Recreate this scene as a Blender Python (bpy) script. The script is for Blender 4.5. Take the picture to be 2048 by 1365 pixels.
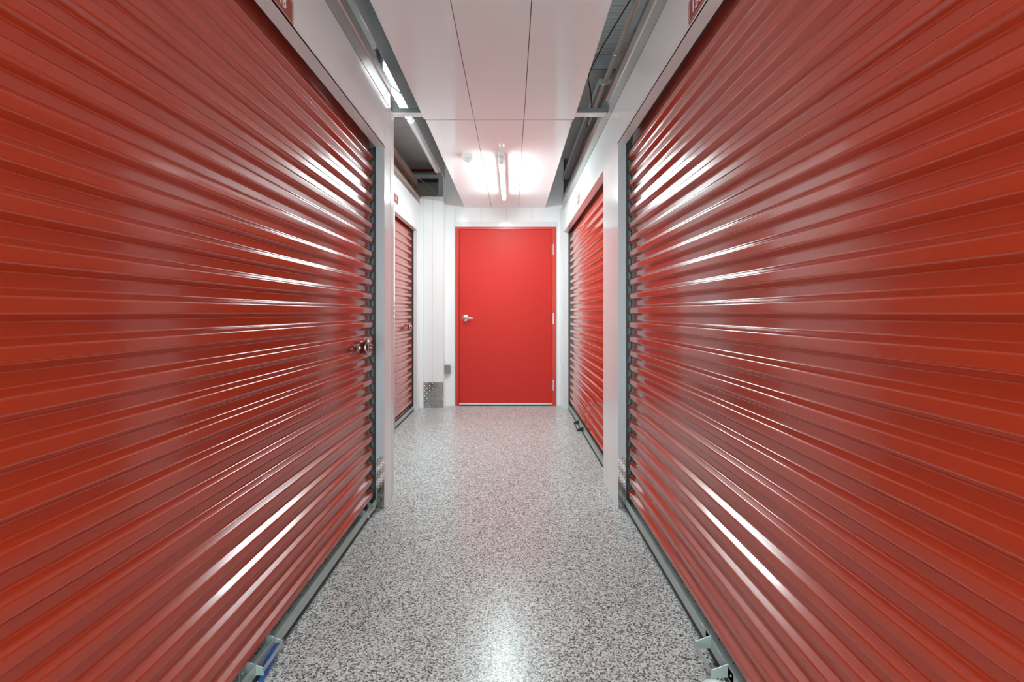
import bpy, math, random
from mathutils import Vector, Matrix
for o in list(bpy.data.objects):
    bpy.data.objects.remove(o)
S = bpy.context.scene
C = S.collection
R = math.radians
random.seed(7)

# ---------------------------------------------------------------- camera, world, exposure
CH = 1.12                                   # camera height, metres
cd = bpy.data.cameras.new('camera')
cam = bpy.data.objects.new('camera', cd)
C.objects.link(cam)
cam.location = (0, 0, CH)
cam.rotation_euler = (R(90), 0, 0)
cd.sensor_width = 36
cd.lens = 16
cd.shift_y = -56.5 / 2048
cd.clip_start = 0.02
S.camera = cam
w = bpy.data.worlds.new('world')
S.world = w
w.use_nodes = True
w.node_tree.nodes['Background'].inputs[0].default_value = (0.86, 1.0, 1.0, 1)
w.node_tree.nodes['Background'].inputs[1].default_value = 1.3     # even fill light, let in by an unseen entrance added behind the camera
S.view_settings.view_transform = 'Standard'
S.view_settings.look = 'None'
S.view_settings.gamma = 1
S.view_settings.use_curve_mapping = False
S.view_settings.exposure = 2.28
S.cycles.max_bounces = 12
S.cycles.diffuse_bounces = 6
S.cycles.glossy_bounces = 6
TUBE = 52.0                                 # emission of the corridor tubes
UPPER = 9.0                                 # emission of the tubes over the partition


# ---------------------------------------------------------------- materials
def mat(name, col, rough=0.5, metal=0.0, spec=0.5, emit=0, ecol=None, coat=0):
    m = bpy.data.materials.new(name)
    m.use_nodes = True
    b = m.node_tree.nodes['Principled BSDF']
    b.inputs['Base Color'].default_value = (*col, 1)
    b.inputs['Roughness'].default_value = rough
    b.inputs['Metallic'].default_value = metal
    b.inputs['Specular IOR Level'].default_value = spec
    b.inputs['Coat Weight'].default_value = coat
    b.inputs['Coat Roughness'].default_value = 0.08
    if emit:
        b.inputs['Emission Color'].default_value = (*(ecol or col), 1)
        b.inputs['Emission Strength'].default_value = emit
    return m


def nd(m, t, **kw):
    n = m.node_tree.nodes.new(t)
    for k, v in kw.items():
        setattr(n, k, v)
    return n


def bump(m, scale, strength, dist=0.002, detail=2, stretch=(1, 1, 1), kind='ShaderNodeTexNoise'):
    nt = m.node_tree
    b = nt.nodes['Principled BSDF']
    tc = nd(m, 'ShaderNodeTexCoord')
    mp = nd(m, 'ShaderNodeMapping')
    mp.inputs['Scale'].default_value = stretch
    tx = nd(m, kind)
    tx.inputs['Scale'].default_value = scale
    tx.inputs['Detail'].default_value = detail
    bp = nd(m, 'ShaderNodeBump')
    bp.inputs['Strength'].default_value = strength
    bp.inputs['Distance'].default_value = dist
    nt.links.new(tc.outputs['Object'], mp.inputs[0])
    nt.links.new(mp.outputs[0], tx.inputs['Vector'])
    nt.links.new(tx.outputs[0], bp.inputs['Height'])
    nt.links.new(bp.outputs[0], b.inputs['Normal'])
    return tx


def tint(m, col2, scale, lo=0.4, hi=0.65, stretch=(1, 1, 1), detail=4):
    """blotchy variation of the material's own colour"""
    nt = m.node_tree
    b = nt.nodes['Principled BSDF']
    c1 = tuple(b.inputs['Base Color'].default_value)
    tc = nd(m, 'ShaderNodeTexCoord')
    mp = nd(m, 'ShaderNodeMapping')
    mp.inputs['Scale'].default_value = stretch
    tx = nd(m, 'ShaderNodeTexNoise')
    tx.inputs['Scale'].default_value = scale
    tx.inputs['Detail'].default_value = detail
    cr = nd(m, 'ShaderNodeValToRGB')
    cr.color_ramp.elements[0].position = lo
    cr.color_ramp.elements[0].color = c1
    cr.color_ramp.elements[1].position = hi
    cr.color_ramp.elements[1].color = (*col2, 1)
    nt.links.new(tc.outputs['Object'], mp.inputs[0])
    nt.links.new(mp.outputs[0], tx.inputs['Vector'])
    nt.links.new(tx.outputs[0], cr.inputs[0])
    nt.links.new(cr.outputs[0], b.inputs['Base Color'])


M = {}
M['curtain'] = mat('red_curtain_paint', (0.43, 0.042, 0.014), 0.21, spec=0.5, coat=0.6)
bump(M['curtain'], 2.0, 0.05, 0.003, 0, (1, 1, 1))
M['door'] = mat('red_door_paint', (0.60, 0.026, 0.018), 0.45, spec=0.25)
bump(M['door'], 260, 0.05, 0.001)
M['frame'] = mat('red_frame_paint', (0.60, 0.035, 0.018), 0.33)
M['white'] = mat('white_liner_panel', (0.84, 0.85, 0.86), 0.14, spec=0.32)
bump(M['white'], 1.6, 0.04, 0.004, 1)
M['ceil'] = mat('white_ceiling_panel', (0.87, 0.875, 0.88), 0.10, spec=0.4)
bump(M['ceil'], 1.3, 0.03, 0.004, 1)
M['trim'] = mat('white_trim_steel', (0.72, 0.73, 0.74), 0.18)
M['bar'] = mat('pale_zinc_steel', (0.44, 0.53, 0.51), 0.35, 0.3)
M['galv'] = mat('galvanised_steel', (0.50, 0.54, 0.56), 0.38, 0.75)
tint(M['galv'], (0.42, 0.46, 0.48), 14, stretch=(1, 1, .4))
M['jamb'] = mat('grey_jamb_steel', (0.52, 0.57, 0.60), 0.30, 0.1)
M['outlet'] = mat('weathered_box_steel', (0.24, 0.235, 0.23), 0.4, 0.5)
M['channel'] = mat('dark_channel_steel', (0.20, 0.22, 0.23), 0.4, 0.2)
M['guide'] = mat('dark_teal_guide_steel', (0.07, 0.12, 0.12), 0.3, 0.3)
M['seam'] = mat('shadow_seam', (0.12, 0.12, 0.12), 0.6)
M['head'] = mat('grey_head_steel', (0.80, 0.81, 0.82), 0.22, 0.0)
M['cap'] = mat('cap_strip_steel', (0.62, 0.62, 0.61), 0.2, 0.25)
M['taupe'] = mat('cap_steel_warm_reflection', (0.40, 0.31, 0.26), 0.25, 0.35)  # warm reflection painted into the colour of the far left cap strip
M['tan'] = mat('tan_primer_steel', (0.50, 0.40, 0.33), 0.4, 0.2)
M['dark'] = mat('dark_gap', (0.012, 0.012, 0.012), 0.6)
M['rubber'] = mat('black_rubber', (0.018, 0.022, 0.02), 0.45)
M['plate'] = mat('diamond_plate_steel', (0.48, 0.48, 0.48), 0.15, 0.95)
M['chrome'] = mat('satin_chrome', (0.72, 0.73, 0.73), 0.22, 1.0)
M['lock'] = mat('polished_lock_steel', (0.40, 0.39, 0.36), 0.24, 1.0)
M['hinge'] = mat('hinge_steel', (0.62, 0.50, 0.46), 0.3, 0.8)
M['tube'] = mat('lit_tube', (1, 1, 1), 0.3, emit=TUBE, ecol=(0.83, 1.0, 1.0))
M['tube_up'] = mat('lit_tube_above', (1, 1, 1), 0.3, emit=UPPER, ecol=(0.93, 0.98, 1.0))
M['tube_off'] = mat('unlit_tube_glass', (0.80, 0.85, 0.86), 0.2)
M['fixture'] = mat('white_fixture_enamel', (0.78, 0.78, 0.78), 0.3)
M['plastic'] = mat('white_plastic', (0.82, 0.81, 0.80), 0.35)
M['lens'] = mat('sensor_lens', (0.9, 0.88, 0.86), 0.2)
M['sign'] = mat('brick_red_sign', (0.33, 0.055, 0.04), 0.3)
M['ink'] = mat('white_lettering', (0.86, 0.82, 0.80), 0.4)
M['sline'] = mat('pale_sign_line', (0.80, 0.55, 0.48), 0.4)
M['cable'] = mat('black_cable', (0.02, 0.02, 0.02), 0.5)
M['wcable'] = mat('pale_cable', (0.45, 0.42, 0.36), 0.5)
M['conduit'] = mat('pale_conduit', (0.56, 0.50, 0.45), 0.4, 0.3)
M['copper'] = mat('brown_pipe', (0.30, 0.17, 0.11), 0.4, 0.4)
M['blue'] = mat('blue_rope', (0.02, 0.10, 0.42), 0.5)
M['wrope'] = mat('white_rope', (0.72, 0.78, 0.78), 0.6)
M['redsteel'] = mat('red_primer_steel', (0.22, 0.03, 0.02), 0.6)
M['insul'] = mat('white_vinyl_insulation', (0.82, 0.83, 0.83), 0.45)
bump(M['insul'], 9, 0.8, 0.02, 3, (0.5, 5, 1))
M['gwall'] = mat('grey_insulation_facing', (0.36, 0.33, 0.29), 0.6)
bump(M['gwall'], 7, 0.5, 0.02, 3)
M['block'] = mat('unit_interior_board', (0.22, 0.21, 0.19), 0.7)
M['weld'] = mat('chip_bare_metal', (0.75, 0.70, 0.66), 0.4, 0.3)

# flake epoxy floor
m = M['floor'] = mat('flake_epoxy_floor', (0.5, 0.5, 0.5), 0.30, coat=0.25)
nt = m.node_tree
b = nt.nodes['Principled BSDF']
b.inputs['Coat Roughness'].default_value = 0.22
tc = nd(m, 'ShaderNodeTexCoord')
v1 = nd(m, 'ShaderNodeTexVoronoi')
v1.inputs['Scale'].default_value = 210
v1.inputs['Randomness'].default_value = 1
sep = nd(m, 'ShaderNodeSeparateColor')
cr = nd(m, 'ShaderNodeValToRGB')
cr.color_ramp.interpolation = 'CONSTANT'
e = cr.color_ramp.elements
e[0].position = 0
e[0].color = (0.045, 0.05, 0.05, 1)
e[1].position = 0.13
e[1].color = (0.20, 0.205, 0.205, 1)
for p, c in ((0.28, (0.44, 0.475, 0.465, 1)), (0.52, (0.63, 0.67, 0.66, 1)), (0.76, (0.83, 0.875, 0.865, 1))):
    q = e.new(p)
    q.color = c
bp = nd(m, 'ShaderNodeBump')
bp.inputs['Strength'].default_value = 0.35
bp.inputs['Distance'].default_value = 0.0012
nt.links.new(tc.outputs['Object'], v1.inputs['Vector'])
nt.links.new(v1.outputs['Color'], sep.inputs[0])
nt.links.new(sep.outputs[0], cr.inputs[0])
nt.links.new(cr.outputs[0], b.inputs['Base Color'])
nt.links.new(sep.outputs[1], bp.inputs['Height'])
nt.links.new(bp.outputs[0], b.inputs['Normal'])


# ---------------------------------------------------------------- mesh builder (world coordinates)
class MB:
    def __init__(s):
        s.v, s.f = [], []

    def add(s, vs, fs):
        n = len(s.v)
        s.v += [Vector(p) for p in vs]
        s.f += [tuple(i + n for i in f) for f in fs]
        return s

    def box(s, x0, x1, y0, y1, z0, z1):
        x0, x1 = sorted((x0, x1))
        y0, y1 = sorted((y0, y1))
        z0, z1 = sorted((z0, z1))
        return s.add([(x0, y0, z0), (x1, y0, z0), (x1, y1, z0), (x0, y1, z0), (x0, y0, z1), (x1, y0, z1), (x1, y1, z1), (x0, y1, z1)],
                     [(0, 3, 2, 1), (4, 5, 6, 7), (0, 1, 5, 4), (1, 2, 6, 5), (2, 3, 7, 6), (3, 0, 4, 7)])

    def bar(s, a, b_, wd, ht, up=(0, 0, 1)):
        a, b_ = Vector(a), Vector(b_)
        d = (b_ - a).normalized()
        sd = d.cross(Vector(up))
        if sd.length < 1e-4:
            sd = d.cross(Vector((1, 0, 0)))
        sd.normalize()
        u = sd.cross(d)
        P = []
        for p in (a, b_):
            for i, j in ((-1, -1), (1, -1), (1, 1), (-1, 1)):
                P.append(p + sd * i * wd / 2 + u * j * ht / 2)
        return s.add(P, [(3, 2, 1, 0), (4, 5, 6, 7), (0, 1, 5, 4), (1, 2, 6, 5), (2, 3, 7, 6), (3, 0, 4, 7)])

    def tube(s, pts, r, seg=12, cap=True):
        pts = [Vector(p) for p in pts]
        n0 = len(s.v)
        up = None
        for i, p in enumerate(pts):
            d = (pts[min(i + 1, len(pts) - 1)] - pts[max(i - 1, 0)]).normalized()
            if up is None:
                up = Vector((0, 0, 1)) if abs(d.z) < 0.9 else Vector((1, 0, 0))
            sd = d.cross(up).normalized()
            up = sd.cross(d).normalized()
            rr = r[i] if isinstance(r, (list, tuple)) else r
            for k in range(seg):
                t = 2 * math.pi * k / seg
                s.v.append(p + sd * math.cos(t) * rr + up * math.sin(t) * rr)
        for i in range(len(pts) - 1):
            for k in range(seg):
                a = n0 + i * seg + k
                b_ = n0 + i * seg + (k + 1) % seg
                s.f.append((a, b_, b_ + seg, a + seg))
        if cap:
            s.f.append(tuple(n0 + k for k in reversed(range(seg))))
            e0 = n0 + (len(pts) - 1) * seg
            s.f.append(tuple(e0 + k for k in range(seg)))
        return s

    def lathe(s, o, axis, prof, seg=24):
        """prof: (radius, distance along axis) from base to tip"""
        o, d = Vector(o), Vector(axis).normalized()
        sd = d.orthogonal().normalized()
        u = d.cross(sd)
        n0 = len(s.v)
        for r, t in prof:
            for k in range(seg):
                a = 2 * math.pi * k / seg
                s.v.append(o + d * t + (sd * math.cos(a) + u * math.sin(a)) * max(r, 1e-5))
        for i in range(len(prof) - 1):
            for k in range(seg):
                a = n0 + i * seg + k
                b_ = n0 + i * seg + (k + 1) % seg
                s.f.append((a, b_, b_ + seg, a + seg))
        s.f.append(tuple(n0 + k for k in reversed(range(seg))))
        e0 = n0 + (len(prof) - 1) * seg
        s.f.append(tuple(e0 + k for k in range(seg)))
        return s

    def extrude_y(s, prof, y0, y1, closed=True):
        """prof: list of (x, z)"""
        n = len(prof)
        P = [(x, y0, z) for x, z in prof] + [(x, y1, z) for x, z in prof]
        F = []
        for i in range(n if closed else n - 1):
            j = (i + 1) % n
            F.append((i, j, n + j, n + i))
        if closed:
            F += [tuple(reversed(range(n))), tuple(range(n, 2 * n))]
        return s.add(P, F)

    def build(s, name, material, parent=None, smooth=False, bevel=0, loc=None, wn=False):
        base = Vector((0, 0, 0))
        if parent is not None:
            base = wloc(parent)
        o_loc = Vector(loc) if loc is not None else base
        me = bpy.data.meshes.new(name)
        me.from_pydata([tuple(p - o_loc) for p in s.v], [], s.f)
        me.validate()
        import bmesh
        bm = bmesh.new()
        bm.from_mesh(me)
        bmesh.ops.recalc_face_normals(bm, faces=bm.faces)
        bm.to_mesh(me)
        bm.free()
        me.materials.append(material)
        o = bpy.data.objects.new(name, me)
        C.objects.link(o)
        if parent is not None:
            o.parent = parent
        o.location = o_loc - base
        if smooth:
            for p in me.polygons:
                p.use_smooth = True
        if bevel:
            md = o.modifiers.new('bevel', 'BEVEL')
            md.width = bevel
            md.segments = 2
            md.limit_method = 'ANGLE'
            md.angle_limit = R(40)
        if wn:
            md = o.modifiers.new('normals', 'WEIGHTED_NORMAL')
            md.weight = 80
        if smooth and not wn:
            try:
                me.set_sharp_from_angle(angle=R(42))
            except Exception:
                pass
        return o


def wloc(o):
    p = Vector((0, 0, 0))
    while o is not None:
        p += o.location
        o = o.parent
    return p


def tag(o, label, cat, group=None, kind=None):
    o['label'] = label
    o['category'] = cat
    if group:
        o['group'] = group
    if kind:
        o['kind'] = kind
    return o


def thing(name, loc, label, cat, group=None, kind=None):
    o = bpy.data.objects.new(name, None)
    o.empty_display_size = 0.05
    C.objects.link(o)
    o.location = loc
    return tag(o, label, cat, group, kind)


def struct(o, label, cat):
    return tag(o, label, cat, kind='structure')


# ---------------------------------------------------------------- main dimensions
XL, XR = -0.728, 0.606          # corridor faces of the side walls
XLF = -1.085                    # set-back left wall at the far end
YE = 5.48                       # far wall
TOP = 2.49                      # top of the partitions
SEAM = 2.34                     # seam under the cap strip
HEAD = 2.065                    # door heads
ZC = 2.388                      # dropped ceiling
ZR = 2.98                       # roof insulation
YB = -1.0                       # unseen opening added behind the camera to let in fill light

# ---------------------------------------------------------------- large structure
struct(MB().box(-4, 4, YB - 2.5, 7, -0.1, 0).build('floor', M['floor']),
       'grey and white speckled flake epoxy corridor floor with a soft sheen', 'floor')
g = MB()
for y0, y1, xa, xb in ((YB + .02, 2.983, -0.578, 0.408), (2.997, YE - .002, -0.570, 0.400)):
    wd = (xb - xa) / 3
    for i in range(3):
        g.box(xa + wd * i + 0.0017, xa + wd * (i + 1) - 0.0017, y0, y1, ZC, ZC + 0.02)
struct(g.build('ceiling', M['ceil']), 'glossy white dropped ceiling of long steel panels over the corridor', 'ceiling')

struct(MB().box(-0.56, 0.39, YB + .03, YE - .002, ZC + 0.0205, ZC + 0.024).build('trim_20', M['seam']), 'dark backing seen in the joints of the dropped ceiling', 'trim')
roof = MB().box(-4, 4, YB - .2, 7, ZR, ZR + .05)
struct(roof.build('trim_1', M['insul']), 'white vinyl faced roof insulation seen above the partitions', 'roof')

T = 0.045


def wall_run(g, x, s, y0, y1, z0, z1):
    """a stretch of corridor wall whose face is at x; s = side the thickness goes to"""
    g.box(x, x + s * T, y0, y1, z0, z1)


# left wall: near stretch with the big opening, column, return, set-back stretch, box-out
g = MB()
wall_run(g, XL, -1, YB, -0.55, 0, SEAM - .002)
wall_run(g, XL, -1, -0.55, 2.60, HEAD, SEAM - .002)
wall_run(g, XL, -1, 2.60, 2.79, 0, SEAM - .002)
g.box(XL - T, XLF, 2.745, 2.79, 0, TOP)
wall_run(g, XLF, -1, 2.79, 4.22, 0, 2.40)
wall_run(g, XLF, -1, 4.22, 5.20, HEAD, 2.40)
wall_run(g, XLF, -1, 5.20, 5.36, 0, 2.40)
g.box(XLF - T, -0.80, 5.36, YE, 0, TOP)
struct(g.build('wall_left', M['white'], bevel=.002), 'glossy white steel partition wall on the left with two door openings', 'wall')
# right wall
g = MB()
wall_run(g, XR, 1, YB, -0.55, 0, SEAM - .002)
wall_run(g, XR, 1, -0.55, 2.60, HEAD + .02, SEAM - .002)
wall_run(g, XR, 1, 2.60, 3.02, 0, SEAM - .002)
wall_run(g, XR, 1, 3.02, 5.31, HEAD, SEAM - .002)
wall_run(g, XR, 1, 5.31, YE, 0, SEAM - .002)
struct(g.build('wall_right', M['white'], bevel=.002), 'glossy white steel partition wall on the right with two door openings', 'wall')
# far wall with the opening for the hinged door
DX0, DX1, DZ = -0.681, 0.530, 2.15
g = MB()
g.box(-0.83, DX0, YE, YE + .1, 0, ZR)
g.box(DX1, 0.62, YE, YE + .1, 0, ZR)
g.box(DX0, DX1, YE, YE + .1, DZ, ZR)
struct(g.build('wall_back', M['white']), 'white steel end wall around the red hinged door', 'wall')
g = MB()
for x in (-0.675, -0.373, -0.066, 0.241):
    g.box(x - .005, x + .005, YE - .004, YE, 2.222, 2.384)
g.box(DX0 - .012, DX1 + .012, YE - .010, YE, DZ + .004, 2.215)
struct(g.build('trim_2', M['trim']), 'white header trim with upright ribs above the red hinged door', 'trim')
g = MB()
for x in (-0.676, 0.536):
    g.lathe((x + (.02 if x < 0 else -.02), YE - .0105, 2.20), (0, -1, 0), [(.004, 0), (.003, .002)], 8)
for x in (-0.735, 0.572):
    g.lathe((x, YE, 1.22), (0, -1, 0), [(.004, 0), (.003, .002)], 8)
struct(g.build('trim_3', M['jamb']), 'small grey rivets on the end wall beside the red door', 'trim')
# walls that close the building
g = MB()
g.box(-4, XL, YB - .1, YB, 0, ZR)
g.box(XR, 4, YB - .1, YB, 0, ZR)
g.box(XL, XR, YB - .1, YB, ZC, ZR)
struct(g.build('wall_front', M['white']), 'white wall around the unseen opening added behind the camera for fill light', 'wall')
g = MB()
g.box(-4.1, -4, YB - .2, 7, 0, ZR)
g.box(4, 4.1, YB - .2, 7, 0, ZR)
g.box(-4, -0.83, 5.75, 5.85, 0, ZR)
g.box(-.83, 4, 5.75, 5.85, 0, ZR)
struct(g.build('wall_outer', M['gwall']), 'grey brown insulation facing of the outer wall seen over the left partition', 'wall')

# seams under the caps, caps
g = MB()
g.box(XL - .03, XL - .004, YB, 2.79, SEAM - .003, SEAM + .003)
g.box(XR + .004, XR + .03, YB, YE - .001, SEAM - .003, SEAM + .003)
struct(g.build('trim_4', M['dark']), 'thin dark seam under the cap strips of the partitions', 'trim')


def cap_strip(x, s, y0, y1, z0, lean):
    """folded cap strip: flat strip, small lip, narrow leaning strip"""
    p = [(x, z0 + .002), (x, z0 + .085), (x - s * .006, z0 + .09), (x - s * lean, TOP), (x + s * T, TOP), (x + s * T, z0 + .002)]
    return MB().extrude_y(p, y0, y1)


struct(cap_strip(XL, -1, YB, 2.72, SEAM, .004).build('trim_5', M['cap']), 'folded grey steel cap strip along the near left partition', 'trim')
struct(cap_strip(XR, 1, YB, YE - .001, SEAM, .004).build('trim_6', M['cap']), 'folded grey steel cap strip along the right partition', 'trim')
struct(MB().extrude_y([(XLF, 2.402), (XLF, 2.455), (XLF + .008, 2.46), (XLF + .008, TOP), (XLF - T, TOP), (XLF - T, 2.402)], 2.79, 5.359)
       .build('trim_7', M['taupe']), 'steel cap strip over the far left roll-up door, tinted taupe as its warm reflection', 'trim')
# raised corner trim on the left column
g = MB()
g.box(XL, XL + .003, 2.725, 2.792, 0, 2.335)
g.box(XL - .05, XL + .003, 2.79, 2.793, 0, 2.335)
struct(g.build('trim_8', M['trim'], bevel=.001), 'white corner trim on the edge of the left column', 'trim')
# vertical joints on the box-out in the far left corner
g = MB()
g.box(-0.935, -0.931, 5.357, 5.36, 0.30, TOP)
g.box(-1.045, -1.041, 5.357, 5.36, 0, TOP)
g.box(-0.812, -0.80, 5.356, 5.36, 0, TOP)
struct(g.build('trim_9', M['trim']), 'white raised joints on the boxed corner beside the red hinged door', 'trim')
g = MB()
g.box(0.575, 0.606, YE - .004, YE, 0, 2.384)
g.box(XR - .004, XR, 5.42, YE, 0, SEAM)
struct(g.build('trim_10', M['trim'], bevel=.001), 'white corner angle between the end wall and the right wall', 'trim')
# faint cross joint in the floor
struct(MB().box(XLF + .01, XR, 3.338, 3.342, -0.001, 0.0006).build('trim_11', M['jamb']), 'faint joint line across the speckled floor', 'trim')


# jambs, heads (the steel lining of each opening)
def lining(name, xf, xi, y0, y1, zh, label, far=True):
    g = MB()
    s = 1 if xi > xf else -1
    g.box(xf + s * .001, xi, y1 - .0005, y1 + .02, 0, zh)
    g.box(xf + s * .0005, xf + s * .012, y1 - .0012, y1 + .02, 0, zh)
    g.box(xi - s * .003, xi + s * .004, y1 - .004, y1, 0, zh)
    g.box(xf + s * .001, xi, y0 - .02, y0 + .0005, 0, zh)
    struct(g.build(name[0], M['jamb']), label[0], 'door jamb')
    g = MB()
    g.box(xf - s * .002, xi, y0, y1, zh - .0015, zh + .02)
    g.box(xf - s * .002, xf + s * .004, y0, y1, zh - .0025, zh + .006)
    struct(g.build(name[1], M['head']), label[1], 'door head')


lining(('trim_12', 'trim_13'), XL, -0.777, -0.55, 2.60, HEAD,
       ('grey steel jamb at the far side of the near left roll-up door', 'grey steel head lining over the near left roll-up door'))
lining(('trim_14', 'trim_15'), XR, 0.651, -0.55, 2.60, HEAD + .02,
       ('grey steel jamb at the far side of the near right roll-up door', 'grey steel head lining over the near right roll-up door'))


def white_lining(name, xf, xi, y0, y1, zh, label):
    s = 1 if xi > xf else -1
    g = MB()
    g.box(xf + s * .001, xi, y1 - .0005, y1 + .02, 0, zh)
    g.box(xf + s * .001, xi, y0 - .02, y0 + .0005, 0, zh)
    struct(g.build(name[0], M['trim']), label[0], 'door jamb')
    g = MB()
    g.box(xf - s * .002, xi, y0, y1, zh - .0015, zh + .02)
    struct(g.build(name[1], M['head']), label[1], 'door head')


white_lining(('trim_16', 'trim_17'), XLF, -1.13, 4.22, 5.20, HEAD,
             ('white steel jamb of the far left roll-up door', 'steel head lining over the far left roll-up door'))
white_lining(('trim_18', 'trim_19'), XR, 0.66, 3.02, 5.31, HEAD,
             ('white steel jamb of the far right roll-up door', 'steel head lining over the far right roll-up door'))


# ---------------------------------------------------------------- roll-up doors
def arc(pts, c0, r, n=3):
    """round the corners of an open polyline"""
    out = [pts[0]]
    for i in range(1, len(pts) - 1):
        p, a, b_ = Vector(pts[i]), Vector(pts[i - 1]), Vector(pts[i + 1])
        u = (a - p).normalized()
        v = (b_ - p).normalized()
        rr = min(r, (a - p).length * .45, (b_ - p).length * .45)
        A, B = p + u * rr, p + v * rr
        for k in range(n + 1):
            t = k / n
            out.append(tuple(A * (1 - t) ** 2 + p * 2 * t * (1 - t) + B * t * t))
    out.append(pts[-1])
    return out


PITCH, DEPTH = 0.0800, 0.020
FLANK = 0.0130
FLAT = (PITCH - 2 * FLANK) / 2


def curtain(xc, s, y0, y1, z0, z1, phase, laps=False):
    """corrugated sheet: crest plane at xc, valley plane at xc + s*DEPTH"""
    pts = []
    zt = z1 - .045
    k = math.floor((z0 - phase) / PITCH) - 1
    while k * PITCH + phase < zt + PITCH:
        z = k * PITCH + phase
        if k % 6 == 1 and laps:                     # sheet lap: the upper sheet laps over this crest
            o = -s * .0014
            pts += [(xc, z), (xc, z + .0040), (xc + o, z + .0042), (xc + o, z + FLAT)]
        else:
            pts += [(xc, z), (xc, z + FLAT)]
        pts += [(xc + s * DEPTH, z + FLAT + FLANK), (xc + s * DEPTH, z + 2 * FLAT + FLANK)]
        k += 1
    pts = [p for p in pts if z0 - .02 <= p[1] <= zt + .02]
    prof = arc(pts, 0, .0042, 4)
    prof = [p for p in prof if z0 <= p[1] <= zt]
    # the top leans back towards the barrel
    x, zq = prof[-1]
    xe = xc + s * DEPTH
    zh_ = z1
    for q in range(1, 9):
        t = q / 8
        prof.append((x + (xe - x) * min(1, t * 4) + s * .015 * t * t, zq + (.095 + zh_ - zq) * t))
    # closed thin sheet
    back = [(p[0] + s * .0012, p[1]) for p in reversed(prof)]
    n = len(prof)
    g = MB()
    ys = [y0 + (y1 - y0) * i / 6 for i in range(7)]
    allp = prof + back
    m_ = len(allp)
    P = []
    for y in ys:
        P += [(x, y, z) for x, z in allp]
    F = []
    for i in range(len(ys) - 1):
        for k in range(m_):
            j = (k + 1) % m_
            F.append((i * m_ + k, i * m_ + j, (i + 1) * m_ + j, (i + 1) * m_ + k))
    g.add(P, F)
    return g


def roll_door(n, xc, s, y0, y1, zh, phase, label, laps=False):
    """s = direction into the unit"""
    d = thing('door_%d' % n, (xc, y1, 0), label, 'roll-up door', kind='structure')
    z0 = 0.056
    curtain(xc, s, y0 + .02, y1 - .016, z0, zh, phase, laps).build('curtain', M['curtain'], d, smooth=True, wn=True)
    MB().box(xc - s * .008, xc + s * .30, y0 + .001, y1 - .001, zh + .10, zh + .12).build('light_stop', M['jamb'], d)  # unseen shelf added to stop lamp light leaking past the curtain top
    g = MB()
    xa = xc - s * .014
    g.extrude_y([(xa, .022), (xa, .060), (xa + s * .003, .060), (xa + s * .003, .025), (xc + s * .030, .025), (xc + s * .030, .022)], y0 + .012, y1 - .006)
    g.build('bottom_bar', M['bar'], d)
    g = MB()
    g.extrude_y([(xa + s * .001, .0225), (xa - s * .003, .012), (xa, .001), (xc + s * .022, .001), (xc + s * .026, .0225)], y0 + .012, y1 - .006)
    g.build('bottom_seal', M['rubber'], d)
    # guide channels at both ends: web, back flange, black strip standing in for the dark gap
    for ye, q in ((y1, 1), (y0, -1)):
        g = MB()
        g.box(xc + s * .032, xc + s * .036, ye - q * .060, ye + q * .0, .001, zh)
        g.box(xc - s * .004, xc + s * .036, ye - q * .003, ye, .001, zh)
        gr = g.build('guide_rail', M['guide'], d)
        g = MB()
        g.box(xc - s * .0105, xc + s * .001, ye - q * .0125, ye - q * .0042, .001, zh)
        g.build('gap_shade_strip', M['rubber'], gr)
    return d


D1 = roll_door(1, -0.787, -1, -0.55, 2.60, 2.062, -0.001, 'big red corrugated roll-up door filling the left side, chrome lock by its far jamb',
               laps=True)
D2 = roll_door(2, 0.661, 1, -0.55, 2.60, 2.082, -0.001, 'big red corrugated roll-up door filling the right side, without a lock',
               laps=True)
D3 = roll_door(3, -1.135, -1, 4.22, 5.20, 2.062, 0.02, 'narrow red roll-up door at the far left beside the boxed white corner')
D4 = roll_door(4, 0.668, 1, 3.02, 5.31, 2.062, 0.02, 'red roll-up door at the far right with dents and chips near its bottom')
g = MB()
for y, z in ((3.86, 0.20), (3.95, .285), (3.70, 0.285), (3.62, .365), (3.80, .365), (4.05, .205)):
    g.lathe((.668, y, z + .01), (-1, 0, -.3), [(.010, 0.001), (.006, .0025)], 7)
g.build('chipped_paint', M['weld'], D4)['label'] = 'bare metal paint chips'


def lock(d, x, s, y, z, r):
    g = MB()
    g.lathe((x + s * .004, y, z), (-s, 0, 0), [(r * .78, 0), (r * .74, .010), (r * .90, .022), (r, .028), (r, .034), (r * .88, .041), (r * .62, .048), (r * .42, .050), (r * .1, .050)], 28)
    o = g.build('lock_housing', M['lock'], d, smooth=True)
    o['label'] = 'polished round cylinder lock'
    g = MB()
    g.lathe((x - s * .045, y, z), (-s, 0, 0), [(r * .36, 0), (r * .36, .008), (r * .30, .010)], 20)
    c = g.build('lock_plug', M['lock'], o, smooth=True)
    MB().box(x - s * .0545, x - s * .0560, y - .0015, y + .0015, z - r * .28, z + r * .28).build('keyhole', M['dark'], o)
    return o


lock(D1, -0.787, -1, 2.39, 0.938, 0.042)
lock(D3, -1.135, -1, 4.95, 0.963, 0.038)


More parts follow.
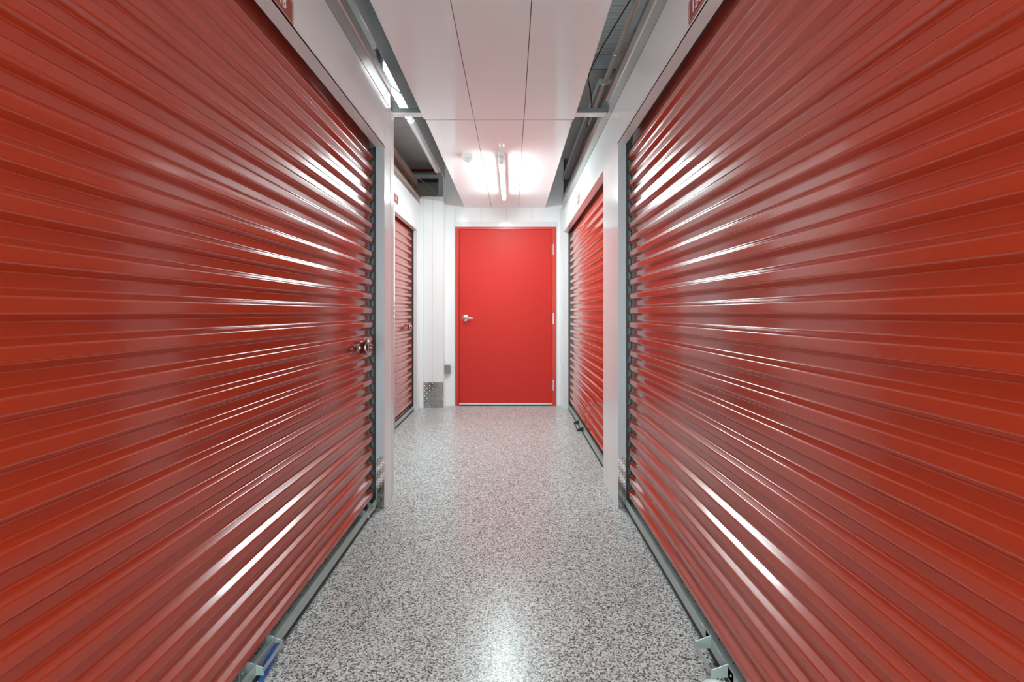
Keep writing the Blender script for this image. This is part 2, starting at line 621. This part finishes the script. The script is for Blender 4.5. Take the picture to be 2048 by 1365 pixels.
def pull(d, x, s, y0, y1, out=.052, name='pull_handle', material='bar'):
    """bent steel foot pull: two ears and an outer lip on the bottom bar"""
    g = MB()
    xb, xo = x + s * .002, x - s * out
    for y in (y0, y1):
        q = .0015
        P = []
        for yy in (y - q, y + q):
            P += [(xb, yy, .026), (xb, yy, .066), (xo, yy, .046), (xo, yy, .024)]
        g.add(P, [(0, 1, 2, 3), (7, 6, 5, 4), (0, 4, 5, 1), (1, 5, 6, 2), (2, 6, 7, 3), (3, 7, 4, 0)])
    g.box(xo, xo + s * .003, y0 - .004, y1 + .004, .034, .048)
    for y, q in ((y0, -1), (y1, 1)):
        g.box(xb, xb - s * .002, y, y + q * .035, .028, .064)
        g.lathe((xb - s * .001, y + q * .02, .046), (-s, 0, 0), [(.004, 0), (.003, .003)], 8)
    return g.build(name, M[material], d)


h = pull(D1, -0.801, -1, 1.375, 1.49)
h2 = pull(D2, 0.675 - .028, 1, 1.365, 1.485)
h3 = pull(D1, -0.801, -1, 2.43, 2.53, .04)
pull(D4, 0.654, 1, 4.20, 4.46, .05, material='rubber')['label'] = 'dark foot pull'
g = MB()
g.tube([(-.755, 1.365, .014), (-.757, 1.40, .020), (-.760, 1.43, .028), (-.762, 1.47, .032), (-.766, 1.488, .034)], [.006, .010, .013, .012, .007], 12)
g.build('pull_rope', M['blue'], D1, smooth=True)['label'] = 'blue rope tucked in the foot pull'
g = MB()
pp = []
for k in range(13):
    t = k / 12
    a = math.pi * (.15 + 1.35 * t)
    pp.append((.592 + .035 * math.cos(a) + .03 * (t > .95), 1.352 - .03 * t + .030 * math.sin(a), .008))
pp += [(.625, 1.30, .014), (.643, 1.318, .026)]
g.tube(pp, .0055, 8)
g.build('pull_rope', M['wrope'], D2, smooth=True)['label'] = 'white rope loop on the floor'

# ---------------------------------------------------------------- hinged door
D5 = thing('door_5', (0, YE, 0), 'red hinged door with silver lever handle at the end of the corridor', 'door', kind='structure')
fy = YE - .018
g = MB()
g.box(DX0, DX0 + .043, fy, YE + .09, 0, DZ)
g.box(DX1 - .046, DX1, fy, YE + .09, 0, DZ)
g.box(DX0 + .043, DX1 - .046, fy, YE + .09, DZ - .030, DZ)
g.build('frame', M['frame'], D5, bevel=.002)
MB().box(DX0 + .047, DX1 - .050, fy + .006, YE + .04, 0.022, DZ - .034).build('leaf', M['door'], D5, bevel=.0015)
g = MB()
g.box(DX0 + .048, DX1 - .051, fy - .002, fy + .006, 0.018, 0.036)
g.build('door_sweep', M['trim'], D5)
MB().box(DX0 + .043, DX1 - .046, fy + .010, YE + .08, 0.0, 0.017).build('threshold', M['rubber'], D5)
for z in (1.88, 1.052, .25):
    g = MB()
    for i in range(5):
        zz = z - .065 + .026 * i
        g.lathe((DX1 - .048, fy - .001, zz + .001), (0, 0, 1), [(.0075, 0), (.0075, .024)], 12)
    g.lathe((DX1 - .048, fy - .001, z - .069), (0, 0, 1), [(.004, 0), (.0075, .004), (.0075, .134), (.004, .138)], 12)
    g.box(DX1 - .0455, DX1 - .030, fy - .0015, fy + .002, z - .065, z + .065)
    g.build('hinge', M['hinge'], D5)
g = MB()
g.lathe((-.560, fy + .007, 1.057), (0, -1, 0), [(.042, 0), (.042, .005), (.038, .011), (.026, .015), (.018, .016), (.016, .050), (.012, .054)], 28)
hd = g.build('handle_rose', M['chrome'], D5, smooth=True)
g = MB()
g.tube([(-.560, fy - .040, 1.057), (-.548, fy - .046, 1.057), (-.525, fy - .047, 1.056), (-.495, fy - .046, 1.055), (-.466, fy - .042, 1.053)], [.013, .013, .0115, .011, .009], 14)
g.build('lever', M['chrome'], hd, smooth=True)
g = MB()
g.lathe((-.566, fy - .047, 1.052), (0, -1, 0), [(.006, 0), (.005, .003)], 12)
g.build('keyhole', M['dark'], hd)

# ---------------------------------------------------------------- diamond plates


def diamond(name, o, u, v, n, wu, hv, label, step=.024):
    """plate at corner o spanning wu along u and hv along v, bumps along n"""
    o, u, v, n = Vector(o), Vector(u), Vector(v), Vector(n)
    g = MB()
    t = .0015
    P = []
    for k in (0.0002, t):
        for a, b_ in ((0, 0), (wu, 0), (wu, hv), (0, hv)):
            P.append(o + u * a + v * b_ + n * k)
    g.add(P, [(3, 2, 1, 0), (4, 5, 6, 7), (0, 1, 5, 4), (1, 2, 6, 5), (2, 3, 7, 6), (3, 0, 4, 7)])
    i = 0
    b_ = step * .5
    while b_ < hv - step * .3:
        a = step * .5
        j = 0
        while a < wu - step * .25:
            sg = 1 if (i + j) % 2 else -1
            d = (u * .72 + v * .69 * sg).normalized()
            e_ = n.cross(d)
            c = o + u * a + v * b_ + n * t
            L, W, H = step * .54, step * .15, step * .13
            g.add([c + d * L, c + e_ * W, c - d * L, c - e_ * W, c + n * H + d * L * .45, c + n * H - d * L * .45],
                  [(0, 1, 4), (1, 2, 5), (1, 5, 4), (2, 3, 5), (3, 0, 4), (3, 4, 5)])
            a += step
            j += 1
        b_ += step
        i += 1
    return tag(g.build(name, M['plate']), label, 'kick plate')


diamond('kick_plate', (-.776, 2.5986, .001), (1, 0, 0), (0, 0, 1), (0, -1, 0), .047, .296, 'low diamond plate strip on the jamb of the near left door', .0155)
diamond('kick_plate', (.607, 2.5986, .001), (1, 0, 0), (0, 0, 1), (0, -1, 0), .043, .296, 'low diamond plate strip on the jamb of the near right door', .0155)
diamond('kick_plate', (-1.04, 5.3558, .001), (1, 0, 0), (0, 0, 1), (0, -1, 0), .236, .300, 'wide square diamond plate at the foot of the boxed far left corner', .030)
diamond('kick_plate', (XLF, 4.13, .001), (0, 1, 0), (0, 0, 1), (1, 0, 0), .085, 1.215, 'tall narrow diamond plate strip seen edge-on beside the far left door')

# ---------------------------------------------------------------- number signs


def sign(loc, s, wd, ht, text, label):
    """s: wall side; reads from the corridor. loc = centre on the wall face"""
    x, y, z = loc
    t = thing('number_sign', loc, label, 'sign')
    g = MB()

    def rr(w_, h_, r):
        P = []
        for cx, cz, a0 in ((w_ / 2 - r, h_ / 2 - r, 0), (-w_ / 2 + r, h_ / 2 - r, 90), (-w_ / 2 + r, -h_ / 2 + r, 180), (w_ / 2 - r, -h_ / 2 + r, 270)):
            for k in range(6):
                a = R(a0 + 18 * k)
                P.append((cx + r * math.cos(a), cz + r * math.sin(a)))
        return P

    def slab(outl, x0, x1):
        n = len(outl)
        g.add([(x0, y + a, z + b_) for a, b_ in outl] + [(x1, y + a, z + b_) for a, b_ in outl],
              [tuple(range(n)), tuple(range(n, 2 * n))] + [(i, (i + 1) % n, n + (i + 1) % n, n + i) for i in range(n)])
    slab(rr(wd, ht, .010), x, x - s * .003)
    g.build('plate', M['sign'], t)
    g = MB()
    A, B = rr(wd - .010, ht - .010, .008), rr(wd - .0135, ht - .0135, .0065)
    n = len(A)
    xx = x - s * .0034
    g.add([(xx, y + a, z + b_) for a, b_ in A] + [(xx, y + a, z + b_) for a, b_ in B] +
          [(xx + s * .0005, y + a, z + b_) for a, b_ in A] + [(xx + s * .0005, y + a, z + b_) for a, b_ in B],
          [(i, (i + 1) % n, n + (i + 1) % n, n + i) for i in range(n)] +
          [(2 * n + i, 2 * n + (i + 1) % n, (i + 1) % n, i) for i in range(n)] +
          [(n + i, n + (i + 1) % n, 3 * n + (i + 1) % n, 3 * n + i) for i in range(n)])
    g.build('border_line', M['sline'], t)
    c = bpy.data.curves.new('number', 'FONT')
    c.body = text
    c.align_x = 'CENTER'
    c.align_y = 'CENTER'
    c.size = ht * .74
    c.extrude = .0004
    c.offset = .0006
    c.space_character = 1.12
    tmp = bpy.data.objects.new('number', c)
    C.objects.link(tmp)
    bpy.context.view_layer.update()
    me = bpy.data.meshes.new_from_object(tmp.evaluated_get(bpy.context.evaluated_depsgraph_get()))
    bpy.data.objects.remove(tmp)
    me.materials.clear()
    me.materials.append(M['ink'])
    o = bpy.data.objects.new('number', me)
    C.objects.link(o)
    o.parent = t
    o.location = (-s * .0036, -.010 if s < 0 else .010, 0)
    o.scale = (.82, 1, 1)
    # left wall (s=-1): text runs towards +y ; right wall (s=1): text runs towards -y
    o.rotation_euler = (R(90), 0, R(90) if s < 0 else R(-90))
    return t


sign((XL, 1.432, 2.110), -1, .155, .080, '148', 'brick red number sign 148 above the near left roll-up door')
sign((XR, 1.477, 2.140), 1, .155, .080, '150', 'brick red number sign cut off by the frame edge above the near right roll-up door')
sign((XLF, 4.255, 2.185), -1, .150, .080, '141', 'small red number sign above the far left roll-up door')
sign((XR, 4.147, 2.155), 1, .150, .080, '151', 'small red number sign above the far right roll-up door')

# ---------------------------------------------------------------- lights


BACK = 0.12     # the back of each tube (towards the ceiling) is made opaque, added to shrink the glow on the ceiling


def batten(name, x, y0, y1, zt, tube_mat, label, group=None, r=.019, wd=.062):
    t = thing(name, (x, (y0 + y1) / 2, zt), label, 'light', group)
    g = MB()
    g.extrude_y([(x - wd / 2, zt), (x - wd / 2, zt - .018), (x - wd / 2 + .014, zt - .036), (x + wd / 2 - .014, zt - .036), (x + wd / 2, zt - .018), (x + wd / 2, zt)], y0, y1)
    g.build('housing', M['fixture'], t)
    zt2 = zt - .066
    for y, q in ((y0, 1), (y1, -1)):
        g = MB()
        g.box(x - .016, x + .016, y + q * .004, y + q * .022, zt - .086, zt - .034)
        g.build('lamp_holder', M['plastic'], t, bevel=.004)
    ya, yb = y0 + .022, y1 - .022
    nn = 28
    ring = [(x + r * math.sin(2 * math.pi * k / nn), zt2 - r * math.cos(2 * math.pi * k / nn)) for k in range(nn)]
    lo = [k for k in range(nn) if math.cos(2 * math.pi * (k + .5) / nn) > BACK]
    for nm, ks, mt in (('tube', lo, tube_mat), ('tube_back', [k for k in range(nn) if k not in lo], M['fixture'])):
        g = MB()
        for k in ks:
            (xa, za), (xb, zb) = ring[k], ring[(k + 1) % nn]
            g.add([(xa, ya, za), (xb, ya, zb), (xb, yb, zb), (xa, yb, za)], [(0, 1, 2, 3)])
            g.add([(xa, ya, za), (xb, ya, zb), (x, ya, zt2)], [(0, 1, 2)])
            g.add([(xa, yb, za), (xb, yb, zb), (x, yb, zt2)], [(2, 1, 0)])
        g.build(nm, mt, t)
    return t


L1 = batten('strip_light', -.084, 3.62, 4.80, ZC, M['tube'], 'lit white strip light on the dropped ceiling before the red hinged door')
g = MB()
g.lathe((-.083, 3.60, ZC), (0, 0, -1), [(.022, 0), (.022, .010), (.017, .020), (.008, .024)], 20)
rs = g.build('cord_rose', M['plastic'], L1, smooth=True)
MB().box(-.09, -.070, 3.590, 3.594, ZC - .020, ZC - .012).build('cord_slot', M['dark'], rs)
batten('strip_light', -.815, 2.79, 3.60, 2.74, M['tube_up'], 'bright lit strip light above the left partition, the one nearer the camera', r=.031)
batten('strip_light', -.815, 3.64, 4.98, 2.74, M['tube_off'], 'dim grey strip light above the left partition, farther from the camera', r=.031)
batten('strip_light', -1.9, 3.2, 4.4, 2.80, M['tube_up'], 'unseen strip light added to brighten the roof space over the left units')  # out of view, added to light the roof insulation on the left
batten('strip_light', 1.35, 1.8, 3.0, 2.72, M['tube_up'], 'unseen strip light added to brighten the roof space over the right units')  # out of view, added to brighten the insulation above the right gap

# ---------------------------------------------------------------- smoke detector
t = thing('smoke_detector', (-.343, 3.68, ZC), 'round white smoke detector on the dropped ceiling left of the strip light', 'smoke detector')
MB().lathe((-.343, 3.68, ZC), (0, 0, -1), [(.062, 0), (.062, .010), (.059, .014)], 36).build('base', M['plastic'], t, smooth=True)
MB().lathe((-.343, 3.68, ZC - .014), (0, 0, -1), [(.056, 0), (.055, .010), (.044, .022), (.024, .029), (.020, .029)], 36).build('cover', M['plastic'], t, smooth=True)
MB().lathe((-.343, 3.68, ZC - .043), (0, 0, -1), [(.018, 0), (.016, .006), (.008, .010), (.002, .011)], 24).build('sensor', M['lens'], t, smooth=True)

# ---------------------------------------------------------------- outlet box
t = thing('outlet_box', (-.766, YE, .44), 'small grey steel outlet box low on the wall left of the red hinged door', 'outlet box')
MB().box(-.798, -.735, YE - .05, YE - .0005, .395, .497).build('box', M['outlet'], t, bevel=.003)
MB().box(-.795, -.738, YE - .053, YE - .05, .398, .494).build('cover_plate', M['outlet'], t, bevel=.001)
MB().box(-.742, -.734, YE - .054, YE - .040, .482, .499).build('cable_clamp', M['chrome'], t)

# ---------------------------------------------------------------- hanger channel at the ceiling joint


def hanger(x0, x1, label):
    t = thing('hanger_channel', ((x0 + x1) / 2, 2.90, ZC), label, 'steel channel')
    g = MB()
    g.box(x0, x1, 2.885, 2.888, ZC + .002, ZC + .030)
    g.build('web', M['channel'], t)
    g = MB()
    g.box(x0, x1, 2.885, 2.945, ZC - .001, ZC + .002)
    g.build('flange', M['trim'], t)
    xe = x0 if x0 < 0 else x1
    q = 1 if x0 < 0 else -1
    g = MB()
    g.box(xe, xe + q * .003, 2.84, 2.945, ZC + .002, ZC + .075)
    g.box(xe, xe + q * .030, 2.884, 2.8848, ZC + .002, ZC + .075)
    g.build('end_clip', M['channel'], t)
    return t


hanger(-.772, -.575, 'grey steel hanger channel between the left column and the ceiling edge')
hanger(.404, .606 - .002, 'grey steel hanger channel between the right wall and the ceiling edge')

# ---------------------------------------------------------------- steelwork and services above the partitions
# left cavity
g = MB()
x = -.765
g.box(x - .05, x, -.8, 2.58, 2.715, 2.718)
g.box(x - .003, x, -.8, 2.58, 2.665, 2.718)
tag(g.build('steel_angle', M['galv']), 'long galvanised steel angle above the near left partition', 'steel angle')
t = thing('steel_post', (-.745, 2.60, TOP), 'short steel post standing on the near left partition', 'steel post')
MB().box(-.772, -.752, 2.590, 2.594, TOP, 2.80).build('flange', M['galv'], t)
MB().box(-.754, -.751, 2.590, 2.65, TOP, 2.80).build('web', M['channel'], t)
tag(MB().bar((-.76, 2.70, 2.50), (-.668, 2.815, 2.462), .006, .006).build('brace_rod', M['channel']), 'thin grey brace rod slanting down to the left hanger channel', 'rod')


def purlin(y, z, x0, x1, label, mt='galv', hgt=.10):
    g = MB()
    g.box(x0, x1, y, y + .003, z, z + hgt)
    g.box(x0, x1, y, y + .05, z, z + .003)
    g.box(x0, x1, y + .047, y + .05, z, z + .018)
    g.box(x0, x1, y, y + .05, z + hgt - .003, z + hgt)
    return tag(g.build('purlin', M[mt]), label, 'purlin')


purlin(3.06, 2.76, -3.98, 3.98, 'galvanised purlin under the roof just beyond the hanger channels')
purlin(5.62, 2.88, -3.98, -.84, 'dark red primed purlin at the far end of the left roof space', 'redsteel', .02)
tag(MB().box(-.660, -.657, -.8, 4.45, 2.421, 2.60).box(-.660, -.63, -.8, 4.45, 2.597, 2.60).build('steel_rail', M['jamb']), 'long grey steel rail along the left edge of the dropped ceiling', 'steel rail')
# tan beam over the far left door
g = MB()
g.extrude_y([(-1.12, 2.62), (-1.12, 2.70), (-1.19, 2.70), (-1.19, 2.697), (-1.123, 2.697), (-1.123, 2.623), (-1.17, 2.623), (-1.17, 2.62)], 2.85, 5.42)
tag(g.build('steel_beam', M['tan']), 'tan steel beam running above the far left roll-up door', 'steel beam')
# framing at the far end of the left cavity
t = thing('wall_frame', (-1.0, 5.60, TOP), 'grey steel frame at the far end of the left roof space', 'steel frame')
g = MB()
g.box(-.905, -.850, 5.60, 5.64, TOP + .001, 2.88)
g.build('post', M['galv'], t)
MB().box(-1.45, -.905, 5.60, 5.64, 2.775, 2.825).build('rail', M['galv'], t)
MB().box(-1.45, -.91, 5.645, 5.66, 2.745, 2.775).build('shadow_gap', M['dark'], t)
g = MB()
pp = []
for k in range(15):
    tt = k / 14
    pp.append((-1.33 + .44 * tt, 5.56, 2.80 - .28 * tt ** 2.2))
g.tube(pp, .006, 8)
tag(g.build('cable', M['wcable'], smooth=True), 'pale cable curving down at the far end of the left roof space', 'cable')

# right cavity
t = thing('conduit_pipe', (.60, 2.5, 2.62), 'pale conduit pipe with straps above the right partition', 'pipe')
MB().tube([(.595, -.8, 2.62), (.600, 2.1, 2.62), (.606, 3.02, 2.62), (.612, 3.6, 2.62)], .015, 14).build('pipe', M['conduit'], t, smooth=True)
for y in (1.6, 2.62, 2.96):
    g = MB()
    g.tube([(.580, y, 2.62), (.585, y, 2.604), (.60, y, 2.600), (.617, y, 2.605), (.66, y, 2.612)], .004, 8)
    g.build('strap', M['galv'], t)
tag(MB().tube([(.628, 2.30, 2.545), (.622, 2.7, 2.54), (.622, 3.4, 2.535), (.625, 4.2, 2.53)], .013, 12).build('pipe', M['copper'], smooth=True),
    'brown pipe lying low above the right partition', 'pipe')
pp = [(.572, .6, 2.60), (.570, 1.4, 2.60), (.570, 1.9, 2.595), (.565, 2.15, 2.61), (.545, 2.4, 2.64), (.525, 2.65, 2.67), (.515, 2.9, 2.70), (.515, 3.055, 2.72), (.515, 3.05, 2.66), (.520, 3.0, 2.56), (.535, 3.05, 2.50), (.54, 3.3, 2.47)]
tag(MB().tube(pp, .004, 8).build('cable', M['cable'], smooth=True), 'black cable draped along the pale conduit above the right partition', 'cable')
pp = [(.61, 3.3, 2.52), (.585, 3.7, 2.52), (.60, 4.1, 2.53), (.585, 4.5, 2.50), (.60, 4.75, 2.505), (.635, 4.8, 2.51)]
tag(MB().tube(pp, .004, 8).build('cable', M['cable'], smooth=True), 'black cable looping above the far right roll-up door', 'cable')
g = MB()
g.box(.640, .643, -.8, 5.4, 2.50, 2.60)
g.box(.640, .70, -.8, 5.4, 2.597, 2.60)
tag(g.build('steel_channel', M['channel']), 'long channel on top of the right partition, darkened for the shadow gap there', 'steel channel')  # dark colour stands in for the shadow gap above the cap strip
g = MB()
g.extrude_y([(.60, 2.70), (.60, 2.74), (.70, 2.74), (.70, 2.70)], 3.15, 5.40)
tag(g.build('steel_channel', M['jamb']), 'dark grey steel channel above the far right roll-up door', 'steel channel')
